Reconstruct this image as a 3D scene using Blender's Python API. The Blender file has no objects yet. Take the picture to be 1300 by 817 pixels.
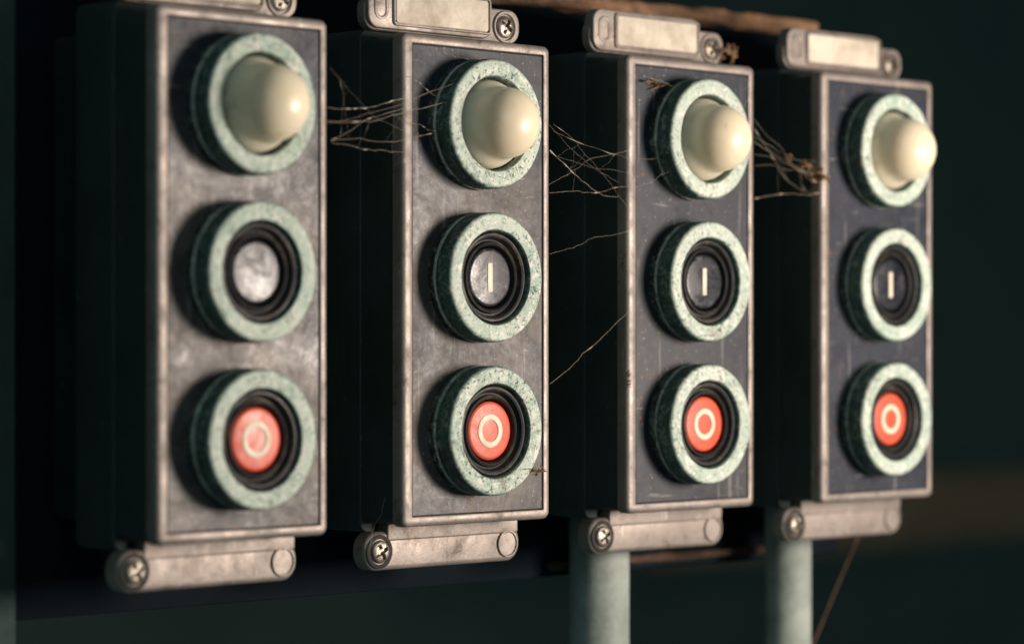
import bpy, bmesh, math, random
from mathutils import Vector, Matrix, noise as mnoise
S = 0.18            # one unit of design space = face height of one station, in metres
TH = math.radians(44.3)
scene = bpy.context.scene
COL = scene.collection
random.seed(4)

# ------------------------------------------------------------------ materials
class MB:
    def __init__(s, name, base=(.5,.5,.5), rough=.5, metal=0., spec=.5):
        s.m = bpy.data.materials.new(name); s.m.use_nodes = True
        s.n = s.m.node_tree.nodes; s.l = s.m.node_tree.links
        s.b = s.n['Principled BSDF']
        s.b.inputs['Base Color'].default_value = (*base, 1)
        s.b.inputs['Roughness'].default_value = rough
        s.b.inputs['Metallic'].default_value = metal
        s.b.inputs['Specular IOR Level'].default_value = spec
        tc = s.n.new('ShaderNodeTexCoord'); s.tc = tc
        oi = s.n.new('ShaderNodeObjectInfo')
        mul = s.n.new('ShaderNodeVectorMath'); mul.operation = 'SCALE'
        mul.inputs['Scale'].default_value = 1 / S
        s.l.new(tc.outputs['Object'], mul.inputs[0])
        rn = s.n.new('ShaderNodeMath'); rn.operation = 'MULTIPLY'; rn.inputs[1].default_value = 37.
        s.l.new(oi.outputs['Random'], rn.inputs[0])
        add = s.n.new('ShaderNodeVectorMath'); add.operation = 'ADD'
        s.l.new(mul.outputs[0], add.inputs[0]); s.l.new(rn.outputs[0], add.inputs[1])
        s.raw = mul.outputs[0]; s.v = add.outputs[0]
    def noise(s, scale, detail=4, rough=.55, stretch=None, dist=0.):
        v = s.v
        if stretch:
            mm = s.n.new('ShaderNodeVectorMath'); mm.operation = 'MULTIPLY'
            s.l.new(v, mm.inputs[0]); mm.inputs[1].default_value = stretch; v = mm.outputs[0]
        t = s.n.new('ShaderNodeTexNoise'); s.l.new(v, t.inputs['Vector'])
        t.inputs['Scale'].default_value = scale; t.inputs['Detail'].default_value = detail
        t.inputs['Roughness'].default_value = rough; t.inputs['Distortion'].default_value = dist
        return t.outputs['Fac']
    def ramp(s, f, a, b, lo=0., hi=1.):
        r = s.n.new('ShaderNodeMapRange'); s.l.new(f, r.inputs['Value'])
        r.inputs['From Min'].default_value = a; r.inputs['From Max'].default_value = b
        r.inputs['To Min'].default_value = lo; r.inputs['To Max'].default_value = hi
        return r.outputs['Result']
    def math(s, op, a, b):
        m = s.n.new('ShaderNodeMath'); m.operation = op
        for i, x in enumerate((a, b)):
            if isinstance(x, (int, float)): m.inputs[i].default_value = x
            else: s.l.new(x, m.inputs[i])
        return m.outputs[0]
    def mix(s, f, a, b):
        m = s.n.new('ShaderNodeMix'); m.data_type = 'RGBA'
        if isinstance(f, (int, float)): m.inputs[0].default_value = f
        else: s.l.new(f, m.inputs[0])
        for i, x in ((6, a), (7, b)):
            if isinstance(x, tuple): m.inputs[i].default_value = (*x, 1)
            else: s.l.new(x, m.inputs[i])
        return m.outputs[2]
    def set(s, name, out): s.l.new(out, s.b.inputs[name])
    def bump(s, f, strength=.2, dist=.01):
        b = s.n.new('ShaderNodeBump'); b.inputs['Strength'].default_value = strength
        b.inputs['Distance'].default_value = dist * S
        s.l.new(f, b.inputs['Height']); s.l.new(b.outputs[0], s.b.inputs['Normal'])
    def attr(s, name):
        a = s.n.new('ShaderNodeAttribute'); a.attribute_type = 'OBJECT'; a.attribute_name = name
        return a.outputs['Fac']
    def sep(s, sock, axis):
        x = s.n.new('ShaderNodeSeparateXYZ'); s.l.new(sock, x.inputs[0]); return x.outputs[axis]

def m_body():
    m = MB('dark_green_enamel', (.012,.021,.019), .55)
    c = m.mix(m.ramp(m.noise(5,6), .35,.7), (.015,.027,.025), (.025,.042,.038))
    c = m.mix(m.ramp(m.noise(60,3), .66,.74, 0,.5), c, (.09,.10,.085))
    c = m.mix(m.ramp(m.noise(9,7,.75,(1,1,.15)), .54,.68,0,.5), c, (.055,.052,.042))
    m.set('Base Color', c); m.set('Roughness', m.ramp(m.noise(14,4), .3,.7,.55,.8))
    m.bump(m.noise(90,3), .12, .004); return m.m
def m_cast():
    m = MB('weathered_cast_alloy', (.36,.31,.28), .45, .35)
    c = m.mix(m.ramp(m.noise(6,8,.68), .34,.64), (.355,.30,.268), (.215,.182,.162))
    c = m.mix(m.ramp(m.noise(22,8,.80,None,.6), .54,.65,0,.75), c, (.09,.07,.055))
    c = m.mix(m.ramp(m.noise(38,6,.75,(1,1,.35)), .60,.68,0,.6), c, (.54,.50,.45))
    c = m.mix(m.ramp(m.noise(9,9,.84), .575,.66,0,.7), c, (.14,.080,.042))
    m.set('Base Color', c); m.set('Roughness', m.ramp(m.noise(22,6), .3,.7,.38,.64))
    m.bump(m.noise(110,6,.7), .25, .003); return m.m
def m_panel():
    m = MB('worn_nameplate', (.05,.05,.06), .35)
    w = m.attr('wear')  # scales both the painted reflection and the dark stains per station
    n1 = m.noise(5.5,9,.62,None,.4)
    base = m.mix(m.ramp(n1,.35,.65), (.013,.019,.033), (.027,.032,.048))
    sheen_tone = m.mix(m.ramp(m.noise(7,8,.66), .35,.62), (.098,.080,.070), (.185,.148,.120))  # warm lamp reflection painted into the lower plate colour
    z = m.sep(m.raw, 2)
    low = m.ramp(m.math('ADD', z, m.ramp(m.noise(3.0,7,.65),.3,.7,-.25,.25)), .88,.55)
    n2 = m.math('MULTIPLY', m.ramp(m.noise(3.6,8,.68,None,.5), .36,.62,.2,1.), low)
    f = m.math('MULTIPLY', n2, w)
    c = m.mix(f, base, sheen_tone)
    c = m.mix(m.math('MULTIPLY', m.ramp(m.noise(15,9,.82,None,1.), .51,.59,0,.75), w), c, (.036,.030,.030))
    c = m.mix(m.ramp(m.noise(24,9,.84), .57,.66,0,.6), c, (.16,.115,.08))
    c = m.mix(m.ramp(m.noise(60,3,.5,(1,1,.05)), .65,.70,0,.38), c, (.30,.29,.27))
    c = m.mix(m.ramp(m.noise(60,3,.5,(.12,1,1)), .68,.73,0,.38), c, (.29,.28,.26))
    c = m.mix(m.ramp(m.noise(150,3), .67,.72,0,.8), c, (.38,.33,.27))
    c = m.mix(m.ramp(m.noise(45,2,.5), .73,.755,0,.9), c, (.22,.07,.03))
    m.set('Base Color', c)
    r = m.math('ADD', m.ramp(m.noise(5,9,.74,None,.9), .35,.64,.31,.56), m.ramp(m.noise(60,6,.75,None,.5),.35,.65,-.04,.10))
    m.set('Roughness', r); m.b.inputs['Specular IOR Level'].default_value=.36
    m.bump(m.noise(70,6,.65), .12, .003); return m.m
def m_collar():
    m = MB('chipped_mint_paint', (.3,.5,.42), .45)
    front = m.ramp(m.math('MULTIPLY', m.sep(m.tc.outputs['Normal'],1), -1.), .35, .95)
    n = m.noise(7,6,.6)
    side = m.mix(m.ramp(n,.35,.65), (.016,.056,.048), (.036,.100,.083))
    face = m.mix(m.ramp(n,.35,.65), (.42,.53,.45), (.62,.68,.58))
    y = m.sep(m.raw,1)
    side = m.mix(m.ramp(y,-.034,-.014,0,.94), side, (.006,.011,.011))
    c = m.mix(front, side, face)  # light on the fronts and shade on the sides painted into the mint
    dens = m.ramp(m.noise(4,5,.65), .36,.58,.35,1.)
    c = m.mix(m.math('MULTIPLY', m.ramp(m.noise(11,9,.84,None,.8), .50,.63,0,.6), dens), c, (.17,.29,.225))
    chips = m.ramp(m.noise(52,8,.84,None,.8), .53,.555)
    c = m.mix(m.math('MULTIPLY', chips, m.ramp(front,0,1,.25,.9)), c, (.80,.79,.71))
    dk = m.math('MULTIPLY', m.ramp(m.noise(62,8,.83,None,1.), .555,.575,0,.9), dens)
    c = m.mix(dk, c, (.055,.12,.09))
    dk2 = m.math('MULTIPLY', m.ramp(m.noise(115,4,.7), .59,.62,0,.9), dens)
    c = m.mix(dk2, c, (.025,.04,.03))
    c = m.mix(m.ramp(m.noise(8,9,.85), .57,.66,0,.8), c, (.13,.09,.05))
    m.set('Base Color', c); m.set('Roughness', m.ramp(m.noise(30,5),.3,.7,.45,.75))
    m.bump(m.noise(52,8,.84,None,.8), .9, .003); return m.m
def m_lens():
    m = MB('cream_plastic', (.66,.60,.44), .30)
    c = m.mix(m.ramp(m.noise(5,6,.6), .4,.75), (.87,.77,.60), (.77,.65,.47))
    c = m.mix(m.ramp(m.noise(24,8,.78), .60,.72,0,.5), c, (.36,.25,.15))
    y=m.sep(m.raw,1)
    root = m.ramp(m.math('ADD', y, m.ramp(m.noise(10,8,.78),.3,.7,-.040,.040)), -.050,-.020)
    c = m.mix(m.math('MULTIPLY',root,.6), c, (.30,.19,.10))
    m.set('Base Color', c); m.set('Roughness', m.ramp(m.noise(20,6,.7),.3,.7,.26,.44))
    m.b.inputs['Subsurface Weight'].default_value = 1.
    m.b.inputs['Subsurface Radius'].default_value = (1.,.8,.55)
    m.b.inputs['Subsurface Scale'].default_value = .007
    m.bump(m.noise(40,5), .08, .002); return m.m
def m_rubber():
    m = MB('perished_black_rubber', (.012,.012,.012), .5)
    c = m.mix(m.ramp(m.noise(12,8,.80), .52,.66), (.009,.009,.009), (.085,.06,.038))
    m.set('Base Color', c); m.set('Roughness', m.ramp(m.noise(20,5),.3,.7,.38,.75))
    m.bump(m.noise(40,7,.7), .35, .003); return m.m
def m_cap(name, a, b, r0, r1, spec=.5, dirt=(.26,.22,.18)):
    m = MB(name, a, .2, 0, spec)
    c = m.mix(m.ramp(m.noise(12,6,.7), .4,.7), a, b)
    c = m.mix(m.ramp(m.noise(30,8,.84), .53,.65,0,.55), c, dirt)
    m.set('Base Color', c); m.set('Roughness', m.ramp(m.noise(14,9,.86,None,.6),.39,.60,r0,r1))
    m.bump(m.noise(30,6,.75), .16, .002); return m.m
def m_simple(name, a, b, sc=10, rough=(.5,.8), metal=0., bump=.2, spec=.5):
    m = MB(name, a, .5, metal, spec)
    m.set('Base Color', m.mix(m.ramp(m.noise(sc,8,.7), .36,.66), a, b))
    m.set('Roughness', m.ramp(m.noise(sc*2,4),.3,.7,rough[0],rough[1]))
    m.bump(m.noise(sc*6,5), bump, .006); return m.m

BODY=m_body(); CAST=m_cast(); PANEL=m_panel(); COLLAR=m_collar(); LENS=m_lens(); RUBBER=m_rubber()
BLACKCAP=m_cap('black_button_plastic',(.011,.012,.020),(.022,.024,.034),.17,.46,.40,(.20,.18,.16))
REDCAP=m_cap('red_button_plastic',(.68,.085,.034),(.52,.080,.045),.34,.56,.45,(.22,.07,.05))
MARK=m_simple('cream_mark',(.84,.76,.60),(.62,.52,.38),20,(.4,.6),0,.05)
PLATE=m_simple('soiled_white_label',(.70,.62,.51),(.40,.33,.25),9,(.5,.8),0,.08)
STEEL=m_simple('screw_steel',(.45,.41,.36),(.16,.12,.085),30,(.3,.5),.8,.3)
RUST=m_simple('rust',(.32,.17,.09),(.11,.06,.033),14,(.8,.95),0,.8)
DRUST=m_simple('dark_rust',(.09,.048,.028),(.03,.018,.012),14,(.8,.95),0,.8)
NAVY=m_simple('dark_navy_steel',(.004,.008,.012),(.008,.013,.017),5,(.8,.95),0,.2,.08)
POST=m_simple('grey_green_paint',(.05,.078,.070),(.032,.052,.046),6,(.7,.9),0,.2,.1)
GLAND=m_simple('pale_grey_conduit',(.36,.40,.36),(.18,.215,.19),8,(.5,.7))
WALL=m_simple('dim_wall_paint',(.07,.10,.095),(.12,.145,.13),.25,(.85,.95))
BEAM=m_simple('brown_beam_paint',(.27,.19,.115),(.20,.13,.085),2,(.8,.95))
WEB=m_simple('dusty_silk',(.60,.52,.42),(.34,.25,.17),20,(.8,1.),0,.0)
DEBRIS=m_simple('dry_debris',(.28,.16,.08),(.09,.05,.025),30,(.8,1.),0,.6)
GROOVE=m_simple('groove_dirt',(.012,.011,.012),(.03,.025,.02),20,(.7,.9))

# ------------------------------------------------------------------ mesh helpers
def obj(name, bm, mat, parent=None, loc=(0,0,0), ang=35, rot=None):
    bmesh.ops.recalc_face_normals(bm, faces=bm.faces)
    bmesh.ops.scale(bm, vec=(S,S,S), verts=bm.verts)
    me = bpy.data.meshes.new(name); bm.to_mesh(me); bm.free()
    for p in me.polygons: p.use_smooth = True
    me.set_sharp_from_angle(angle=math.radians(ang))
    me.materials.append(mat)
    o = bpy.data.objects.new(name, me); COL.objects.link(o)
    o.location = Vector(loc) * S
    if rot: o.rotation_euler = rot
    if parent: o.parent = parent
    return o
def rrect(x0,x1,z0,z1,R,inset,n=8):
    x0+=inset;x1-=inset;z0+=inset;z1-=inset; r=max(R-inset,.0015)
    out=[]
    for cx,cz,a0 in ((x1-r,z1-r,0),(x0+r,z1-r,90),(x0+r,z0+r,180),(x1-r,z0+r,270)):
        for i in range(n+1):
            a=math.radians(a0+90*i/n); out.append((cx+r*math.cos(a), cz+r*math.sin(a)))
    return out
def sweep(bm, rect, R, prof, cap0=False, cap1=False, n=8, left=0., leftfrom=0.):
    loops=[]
    for ins,y in prof:
        sh = left if ins>=leftfrom else 0.
        mid=(rect[0]+rect[1])/2
        loops.append([bm.verts.new((x+(sh if x<mid else 0),y,z)) for x,z in rrect(*rect,R,ins,n)])
    for a,b in zip(loops,loops[1:]):
        k=len(a)
        for i in range(k): bm.faces.new((a[i],a[(i+1)%k],b[(i+1)%k],b[i]))
    if cap0: bm.faces.new(loops[0])
    if cap1: bm.faces.new(loops[-1])
    return bm
def slab(bm, rect, R, y0, y1, bev=.004):
    prof=[(0,y1),(0,y0+bev)]+[(bev*(1-math.cos(a)), y0+bev*(1-math.sin(a))) for a in (.4,.8,1.2,math.pi/2)]
    return sweep(bm, rect, R, prof, True, True)
def lathe(prof, seg=96, bm=None):
    bm = bm or bmesh.new(); loops=[]
    for r,y in prof:
        if r<1e-6: loops.append([bm.verts.new((0,y,0))])
        else: loops.append([bm.verts.new((r*math.cos(2*math.pi*i/seg), y, r*math.sin(2*math.pi*i/seg))) for i in range(seg)])
    for a,b in zip(loops,loops[1:]):
        for i in range(seg):
            j=(i+1)%seg
            if len(b)==1 and len(a)==1: continue
            if len(b)==1: bm.faces.new((a[i],a[j],b[0]))
            elif len(a)==1: bm.faces.new((a[0],b[j],b[i]))
            else: bm.faces.new((a[i],a[j],b[j],b[i]))
    return bm
def screw_mesh(R=.024):
    bm=bmesh.new(); seg=72; rings=22; loops=[]
    for k in range(rings+1):
        r=R*k/rings
        y=-.008*math.sqrt(max(0,1-(r/R)**3.2))-.001
        lp=[]
        for i in range(seg if k else 1):
            a=2*math.pi*i/seg; x,z=r*math.cos(a),r*math.sin(a); yy=y
            ca,sa=math.cos(.5),math.sin(.5); u,v=x*ca-z*sa,x*sa+z*ca
            if (abs(u)<.0040 and abs(v)<.017) or (abs(v)<.0040 and abs(u)<.017): yy+=.009
            lp.append(bm.verts.new((x,yy,z)))
        loops.append(lp)
    for a,b in zip(loops,loops[1:]):
        for i in range(seg):
            j=(i+1)%seg
            if len(a)==1: bm.faces.new((a[0],b[j],b[i]))
            else: bm.faces.new((a[i],a[j],b[j],b[i]))
    base=loops[-1]; low=[bm.verts.new((v.co.x,.006,v.co.z)) for v in base]
    for i in range(seg):
        j=(i+1)%seg; bm.faces.new((base[i],base[j],low[j],low[i]))
    return bm

W=.422
FR=(0,W,0,1.0)
LB=.007      # extra width of the bezel's left border
def build_station():
    root=bpy.data.objects.new('control_station',None); COL.objects.link(root)
    root.empty_display_size=.02
    bm=bmesh.new()
    slab(bm,(.004,W-.004,.004,.996),.02,.020,.130,.002)
    slab(bm,(.000,W,-.016,1.016),.022,.130,.246,.003)
    slab(bm,(.060,W-.03,.03,.97),.02,.246,.400,.002)
    obj('enclosure',bm,BODY,root)
    bm=bmesh.new()
    prof=[(.004,.034),(0,.030),(0,.012),(.0012,.0062),(.0042,.0020),(.0090,0),(.0185,0),(.0200,.0010),(.0205,.008)]
    sweep(bm,FR,.016,prof,False,False,left=LB,leftfrom=.018)
    obj('bezel',bm,CAST,root)
    bm=bmesh.new()
    sweep(bm,FR,.018,[(.0185,.0095),(.030,.0095)],False,True,left=LB,leftfrom=.02)
    obj('bezel_groove',bm,GROOVE,root)
    bm=bmesh.new()
    sweep(bm,FR,.016,[(.0228,.010),(.0228,.0040),(.0238,.0030)],False,True,6,left=LB)
    p=obj('faceplate',bm,PANEL,root); p['wear']=.5
    bm=bmesh.new()
    slab(bm,(-.010,.434,1.012,1.084),.030,.106,.128,.004)
    slab(bm,(-.006,.345,1.016,1.108),.028,.097,.124,.004)
    sweep(bm,(.060,.338,1.024,1.102),.010,[(0,.098),(0,.0935),(.002,.092),(.004,.092),(.0055,.0935),(.0055,.0975)])
    lathe([(.034,.006),(.034,-.003),(.0325,-.005),(.0295,-.005),(.0275,-.002),(.0275,.004)],64,bm=bm)
    bm.verts.ensure_lookup_table()
    for v in bm.verts[-(64*6):]: v.co+=Vector((.388,.106,1.046))
    sweep(bm,(.010,.048,1.034,1.092),.019,[(0,.099),(0,.0955),(.002,.0945),(.005,.0945),(.007,.0955),(.007,.0975)])
    tf=obj('top_flange',bm,CAST,root)
    bm=bmesh.new(); slab(bm,(.068,.330,1.031,1.096),.006,.0935,.098,.0012)
    obj('label_plate',bm,PLATE,tf)
    scr=obj('screw',screw_mesh(),STEEL,tf,(.388,.105,1.046))
    bm=bmesh.new()
    slab(bm,(-.010,.434,-.094,-.014),.036,.104,.140,.011)
    slab(bm,(.050,.425,-.034,.003),.006,.1010,.130,.004)     # web tucked up under the bezel
    lathe([(.029,.006),(.029,-.0002),(.028,-.0012),(.026,-.0012),(.025,.0002),(.0245,.002),(0,.002)],64,bm=bm)
    bm.verts.ensure_lookup_table()
    for v in bm.verts[-(64*6+1):]: v.co+=Vector((.394,.1005,-.056))
    bf=obj('bottom_flange',bm,CAST,root)
    s2=bpy.data.objects.new('screw',scr.data); COL.objects.link(s2); s2.parent=bf
    s2.location=Vector((.030,.103,-.055))*S; s2.rotation_euler=(0,.6,0)
    bm=lathe([(.035,.004),(.035,-.0012),(.0335,-.002),(.0265,-.002),(.026,.0)],64)
    obj('screw_washer',bm,GROOVE,bf,(.030,.104,-.055))
    collar=[(.1345,.006),(.1345,-.012),(.1330,-.014),(.1285,-.015),(.1285,-.019),(.1320,-.020),(.1335,-.022),
            (.1335,-.050),(.1324,-.0555),(.1300,-.0595),(.1270,-.0615),(.1240,-.0620),(.1040,-.0605),(.0990,-.0590),
            (.0965,-.0555),(.0955,-.050),(.0935,-.010),(.0935,-.004)]
    cx=W/2-.005
    seg=112
    # hand-painted, knocked-about castings: break the perfect circle very slightly
    def roughen(bm,amp=.0007):
        for v in bm.verts:
            r=math.hypot(v.co.x,v.co.z)
            if r>.05:
                k=1+amp/r*(mnoise.noise(v.co*22)+.8*mnoise.noise(v.co*70)); v.co.x*=k; v.co.z*=k
                v.co.y+=amp*.8*mnoise.noise(v.co*45)
        return bm
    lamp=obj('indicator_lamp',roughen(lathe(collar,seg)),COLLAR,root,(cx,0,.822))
    prof=[(.0932,-.010),(.0925,-.030),(.0905,-.042),(.0870,-.051),(.0820,-.059),(.0775,-.066),(.0745,-.074),(.0730,-.084)]
    for i in range(14):
        a=math.radians(3+87*i/13); prof.append((.0727*math.cos(a) if i<13 else 0,-.086-.067*math.sin(a)))
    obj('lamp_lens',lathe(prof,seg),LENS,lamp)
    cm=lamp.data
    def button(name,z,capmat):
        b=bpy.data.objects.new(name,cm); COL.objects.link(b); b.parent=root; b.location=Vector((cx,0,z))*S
        seal=[(.0945,-.006),(.0943,-.042),(.0930,-.0470),(.0900,-.0500),(.0865,-.0505),(.0830,-.0485),(.0805,-.0420),
              (.0780,-.0375),(.0755,-.0380),(.0730,-.0445),(.0700,-.0460),(.0670,-.0440),(.0645,-.036),(.0625,-.015)]
        obj('button_seal',lathe(seal,seg),RUBBER,b)
        cap=[(.0605,-.010),(.0605,-.034),(.0597,-.0375),(.0575,-.0393),(.0535,-.0400),(.0,-.0396)]
        obj('button_cap',lathe(cap,seg),capmat,b)
        return b
    b1=button('start_button',.507,BLACKCAP)
    bm=bmesh.new(); slab(bm,(-.0065,.0065,-.030,.030),.003,-.0410,-.0380,.0005)
    obj('start_mark',bm,MARK,b1)
    b2=button('stop_button',.192,REDCAP)
    bm=lathe([(.0345,-.0385),(.0345,-.0410),(.0338,-.0414),(.0234,-.0414),(.0227,-.0410),(.0227,-.0385)],72)
    obj('stop_mark',bm,MARK,b2)
    return root
def copy_tree(o,parent=None):
    c=o.copy(); COL.objects.link(c)
    if parent: c.parent=parent
    for ch in list(o.children): copy_tree(ch,c)
    return c
first=build_station()
stations=[first]+[copy_tree(first) for _ in range(3)]
POS=[(3.174,4.189,1.0,1.0),(3.834,4.2445,0,.72),(4.486,4.2375,0.,.16),(5.084,4.187,0,.04)]
LAB=['metal control station with heavily worn shiny faceplate and glaring start button',
     'control station with stained faceplate and chipped mint button collars',
     'control station with dark faceplate and insect remains near its lamp',
     'cleaner dark control station at the open end of the row']
def walk(o):
    yield o
    for c in o.children: yield from walk(c)
for k,(st,(x,y,yaw,w),lab) in enumerate(zip(stations,POS,LAB)):
    st.location=(x*S,y*S,0); st.rotation_euler=(0,0,math.radians(yaw))
    st['label']=lab; st['category']='control box'; st['group']='row of push button control stations'
    for o in list(walk(st)):
        if o.name.startswith('faceplate'): o['wear']=w
        if o.name.startswith('start_mark') and k==0: bpy.data.objects.remove(o)   # left out on the first station to imitate glare washing over it

# ------------------------------------------------------------------ conduits below the last two stations
for k,st in enumerate(stations):
    if k<2: continue
    r=.070 if k<3 else .057
    prof=[(0,-.01),(r*.9,-.01),(r,-.006),(r,.055),(r*.985,.058),(r*.985,.35),(r*.985,.8),(r*.985,1.6),(r*.7,1.61)]
    bm=lathe(prof,64)
    bmesh.ops.rotate(bm,cent=(0,0,0),matrix=Matrix.Rotation(math.radians(-90),3,'X'),verts=bm.verts)
    obj('conduit',bm,GLAND,st,(W/2-(.004 if k==3 else .014),.275,-.03))

# ------------------------------------------------------------------ mounting plate, rusty pipes, post, wall
def tag(o,label,cat):
    o['label']=label; o['category']=cat; return o
bm=bmesh.new(); slab(bm,(0,3.65,-.165,1.14),.01,0,.08,.004)
tag(obj('mounting_plate',bm,NAVY,None,(2.0,4.603,0)),'dark navy steel plate the control stations are bolted to','metal plate')
def rough_pipe(name,p0,p1,r,mat,amp=.12,n=160,seg=20,seed=0):
    p0,p1=Vector(p0),Vector(p1); d=(p1-p0); L=d.length; d.normalize()
    up=Vector((0,0,1)) if abs(d.z)<.9 else Vector((1,0,0)); a=d.cross(up).normalized(); b=d.cross(a)
    bm=bmesh.new(); prev=None
    for i in range(n+1):
        c=d*(L*i/n); lp=[]
        for k in range(seg):
            q=2*math.pi*k/seg; dirv=a*math.cos(q)+b*math.sin(q)
            rr=r*(1+amp*mnoise.noise((c*9+dirv*1.2)+Vector((seed,0,0)))*2+amp*.6*mnoise.noise(c*40+dirv*2))
            lp.append(bm.verts.new(c+dirv*rr))
        if prev:
            for k in range(seg): bm.faces.new((prev[k],prev[(k+1)%seg],lp[(k+1)%seg],lp[k]))
        else: bm.faces.new(lp)
        prev=lp
    bm.faces.new(prev)
    return obj(name,bm,mat,None,p0)
tag(rough_pipe('rusty_pipe',(3.9,4.595,1.152),(5.54,4.595,1.162),.020,RUST,.22,200),'rusty brown pipe along the top of the mounting plate','pipe')
tag(rough_pipe('rusty_pipe',(4.60,4.59,-.140),(5.42,4.59,-.140),.009,DRUST,.3,200,seed=4),'thin dark rusty rod below the control stations','pipe')
bm=bmesh.new(); slab(bm,(0,.30,-1.2,2.2),.01,0,.08,.006)
tag(obj('post',bm,POST,None,(2.78,4.50,0)),'grey green painted steel post beside the control stations','post')
bm=bmesh.new(); slab(bm,(0,40,-9,11),.01,0,.3,.01)
w=obj('wall',bm,WALL,None,(-6,15,0)); w['kind']='structure'
tag(rough_pipe('beam',(11,10.2,-.62),(20,9.6,-.55),.22,BEAM,.02,20,16),'dull brown horizontal beam in the dark room behind','beam')
tag(rough_pipe('loose_wire',(5.62,4.45,.0),(5.28,4.45,-.50),.003,DRUST,.15,60,8),'thin loose wire hanging under the last control station','wire')

# ------------------------------------------------------------------ cobwebs and debris
def strand(bm,p,q,sag,r,n=24,wob=.009):
    p,q=Vector(p),Vector(q); d=q-p
    if d.length<1e-4: return []
    t=d.normalized(); a=t.cross(Vector((0,0,1)))
    if a.length<.01: a=Vector((1,0,0))
    a.normalize(); b=t.cross(a); prev=None; pts=[]; sd=random.random()*50
    w_=min(wob,d.length*.10)
    for i in range(n+1):
        f=i/n; c=p+d*f; c.z-=sag*4*f*(1-f)
        w=Vector([mnoise.noise(Vector((f*2.6,sd,o)))+.30*mnoise.noise(Vector((f*13,sd,o+3))) for o in (0,7,13)])*w_*min(1,4*f,4*(1-f))
        c=c+w; pts.append(c)
        nn=mnoise.noise(Vector((f*16,sd,3)))
        rr=r*(.6+.7*abs(nn)+(2.6 if nn>.42 else 0))
        lp=[bm.verts.new(c+(a*math.cos(2*math.pi*k/5)+b*math.sin(2*math.pi*k/5))*rr) for k in range(5)]
        if prev:
            for k in range(5): bm.faces.new((prev[k],prev[(k+1)%5],lp[(k+1)%5],lp[k]))
        prev=lp
    return pts
def P(i,x,y,z):
    X,Y,yaw,_=POS[i]; a=math.radians(yaw)
    return Vector((X+x*math.cos(a)-y*math.sin(a), Y+x*math.sin(a)+y*math.cos(a), z))
def web(main,nb,label,seed,r=.0003):
    random.seed(seed); bm=bmesh.new(); allp=[]
    for p,q,sag in main: allp.append(strand(bm,p,q,sag,r*random.uniform(.5,1.6)))
    for _ in range(nb):
        a=random.choice(allp); b=random.choice(allp)
        if a is b: continue
        i=random.randrange(3,len(a)-3); j=max(2,min(len(b)-3,i+random.randint(-4,4)))
        strand(bm,a[i],b[j],random.uniform(-.002,.006),r*random.uniform(.35,.65),10,.004)
    return tag(obj('cobweb',bm,WEB),label,'cobweb')
T=lambda i,a,b,s:(P(i,*a),P(i+1,*b),s)
web([T(0,(.42,-.01,.762),(.004,0,.757),.004),T(0,(.42,-.01,.765),(.004,0,.845),-.008),
     T(0,(.42,-.01,.768),(.080,-.02,.80),.008),T(0,(.40,-.03,.905),(.004,0,.80),.016),
     T(0,(.42,0,.83),(.004,0,.865),.006),T(0,(.34,-.055,.80),(.080,-.04,.86),.014),T(0,(.42,0,.80),(.10,-.05,.90),.01)],
    9,'fine dusty cobweb strung between two control stations',5,.00026)
web([T(1,(.42,-.01,.835),(.004,0,.665),-.012),T(1,(.34,-.06,.84),(-.002,.02,.72),.014),
     T(1,(.42,0,.775),(.004,0,.742),.008),T(1,(.42,0,.78),(-.002,.02,.69),.022),T(1,(.42,0,.69),(.004,0,.712),.003),
     T(1,(.42,.02,.70),(.004,.0,.79),-.010),T(1,(.42,-.01,.82),(.080,-.02,.775),.016)],
    6,'thin fan shaped cobweb stretched from a lamp to the next station',8,.00025)
K=P(3,-.004,0,.755)
random.seed(31)
m=[(P(2,.42,0,z),K+Vector((random.uniform(-.03,.0),0,random.uniform(-.02,.02))),random.uniform(-.006,.02)) for z in (.88,.83,.80,.775)]
m+=[(P(2,.42,0,.70),P(3,.003,0,.72),.002),(P(2,.42,0,.86),P(3,.0,.03,.72),.03),(P(2,.42,0,.84),P(3,.06,-.003,.80),.02)]
web(m,14,'cobweb loaded with brown debris between two stations',13,.00036)
def thread(p,q,sag,r,seed):
    random.seed(seed); bm=bmesh.new(); strand(bm,p,q,sag,r)
    return tag(obj('cobweb_thread',bm,WEB),'single loose dusty cobweb thread on the control stations','cobweb thread')
for n_,(p,q,s_,r_) in enumerate([
    (P(1,.42,0,.285),P(2,.005,0,.44),.003,.0004),
    (P(1,.42,0,.56),P(2,.003,0,.615),.0,.00022),
    (P(1,.01,-.001,.91),P(1,.10,-.05,.86),.0,.0003),
    (P(1,.005,-.001,.82),P(1,.085,-.045,.80),.004,.0003),
    (P(1,.11,0,.965),P(1,.19,-.05,.945),.0,.0004),
    (P(2,.05,.0,.955),P(2,.16,-.04,.93),.004,.0004),
    (P(2,.33,-.05,.90),P(2,.40,0,.97),.0,.0004),
    (P(2,.02,.0,.71),P(2,.12,-.05,.765),.004,.0003),
    (P(0,.05,.1,-.03),P(0,.02,.03,.05),.0,.0004),
    (P(1,-.002,.05,.06),P(1,.0,.10,-.04),.0,.0004),
    (P(2,.30,-.058,.07),P(2,.38,.0,.03),.004,.0004)]): thread(p,q,s_,r_,60+n_)
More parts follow.
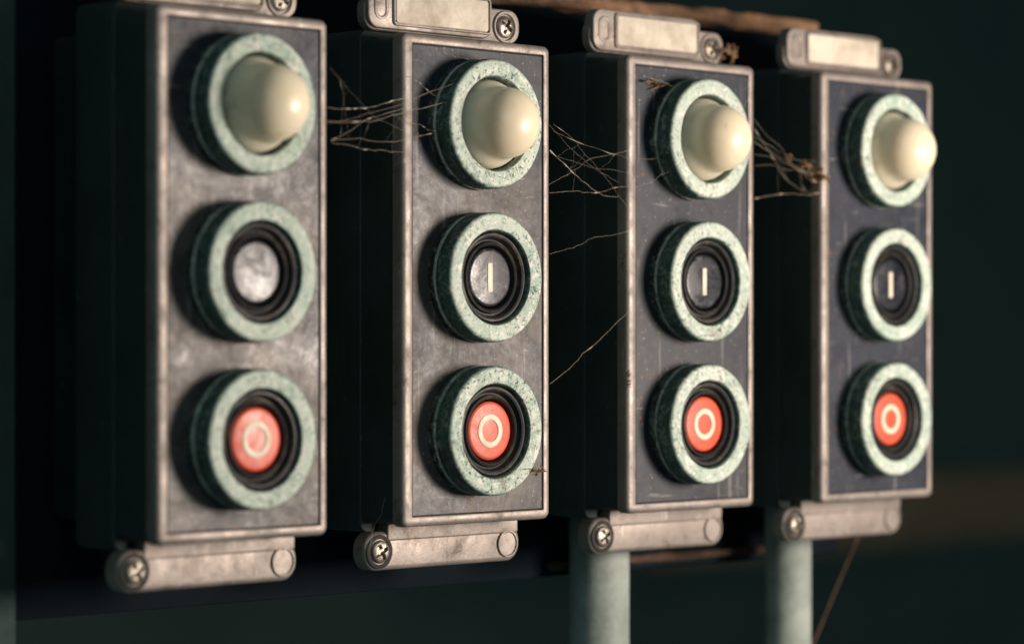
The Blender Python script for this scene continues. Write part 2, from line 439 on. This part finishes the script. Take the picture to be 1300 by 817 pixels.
def clump(p,size,label,seed,squash=(1,1,1),name='debris_clump'):
    random.seed(seed); bm=bmesh.new()
    for _ in range(16):
        c=Vector([random.gauss(0,.5)*size*s for s in squash]); r=size*random.uniform(.10,.38)
        res=bmesh.ops.create_icosphere(bm,subdivisions=2,radius=r,matrix=Matrix.Translation(c)@Matrix.Rotation(random.random()*3,4,'X')@Matrix.Rotation(random.random()*3,4,'Y')@Matrix.Diagonal((1.9*squash[0],squash[1]*.7,.6*squash[2],1)))
        for v in res['verts']:
            v.co+=(v.co-c)*mnoise.noise(v.co*90+Vector((seed,0,0)))*1.2
    return tag(obj(name,bm,DEBRIS,None,p),label,'debris')
A=P(2,.42,-.01,.835); B=K
clump(B+Vector((-.014,-.010,.0)),.022,'brown dust clump caught in a cobweb',1)
clump(A.lerp(B,.72),.014,'brown dust clump caught in a cobweb',2)
clump(A.lerp(B,.50),.008,'brown dust clump caught in a cobweb',3)
clump(P(2,.44,.09,1.035),.021,'brown debris beside a flange screw',4)
clump(P(2,.080,-.004,.940),.016,'dead insect remains on a faceplate',5,(1.8,.5,.5))
clump(P(2,.005,-.001,.29),.010,'flaking rust on the edge of a bezel',6,(.5,.4,1.8))
clump(P(1,.310,-.061,.110),.018,'dry leaf scrap stuck on a button collar',7,(1.4,.35,.7))
clump(P(1,.02,.10,-.045),.006,'brown dust stuck by a flange screw',8)

# ------------------------------------------------------------------ camera
cam=bpy.data.cameras.new('camera'); co=bpy.data.objects.new('camera',cam); COL.objects.link(co)
co.location=(0,0,.384*S); co.rotation_euler=(math.radians(90),0,-TH)
cam.sensor_width=36; cam.lens=36*3600/1300; cam.shift_y=19.5/1300
cam.clip_start=.05; cam.clip_end=100
cam.dof.use_dof=True; cam.dof.focus_distance=5.93*S; cam.dof.aperture_fstop=(cam.lens/1000)/(.095*S)
scene.camera=co

# ------------------------------------------------------------------ lamps
def area(name,loc,target,sx,sy,power,color):
    l=bpy.data.lights.new(name,'AREA'); l.shape='RECTANGLE'; l.size=sx*S; l.size_y=sy*S
    l.energy=power*S*S; l.color=color
    o=bpy.data.objects.new(name,l); COL.objects.link(o); o.location=Vector(loc)*S
    o.rotation_euler=(Vector(target)-Vector(loc)).to_track_quat('-Z','Y').to_euler()
    return o
area('key_light',(6.08,.95,.42),(4.2,4.2,.5),1.15,1.15,222,(1,.87,.76))
area('fill_light',(.6,-.8,2.6),(4.0,4.2,.4),3.0,3.0,42,(.70,.86,.90))
w=bpy.data.worlds.new('World'); scene.world=w; w.use_nodes=True
bg=w.node_tree.nodes['Background']; bg.inputs[0].default_value=(.46,.86,.86,1); bg.inputs[1].default_value=.074
scene.view_settings.view_transform='Standard'; scene.view_settings.look='None'; scene.view_settings.exposure=0
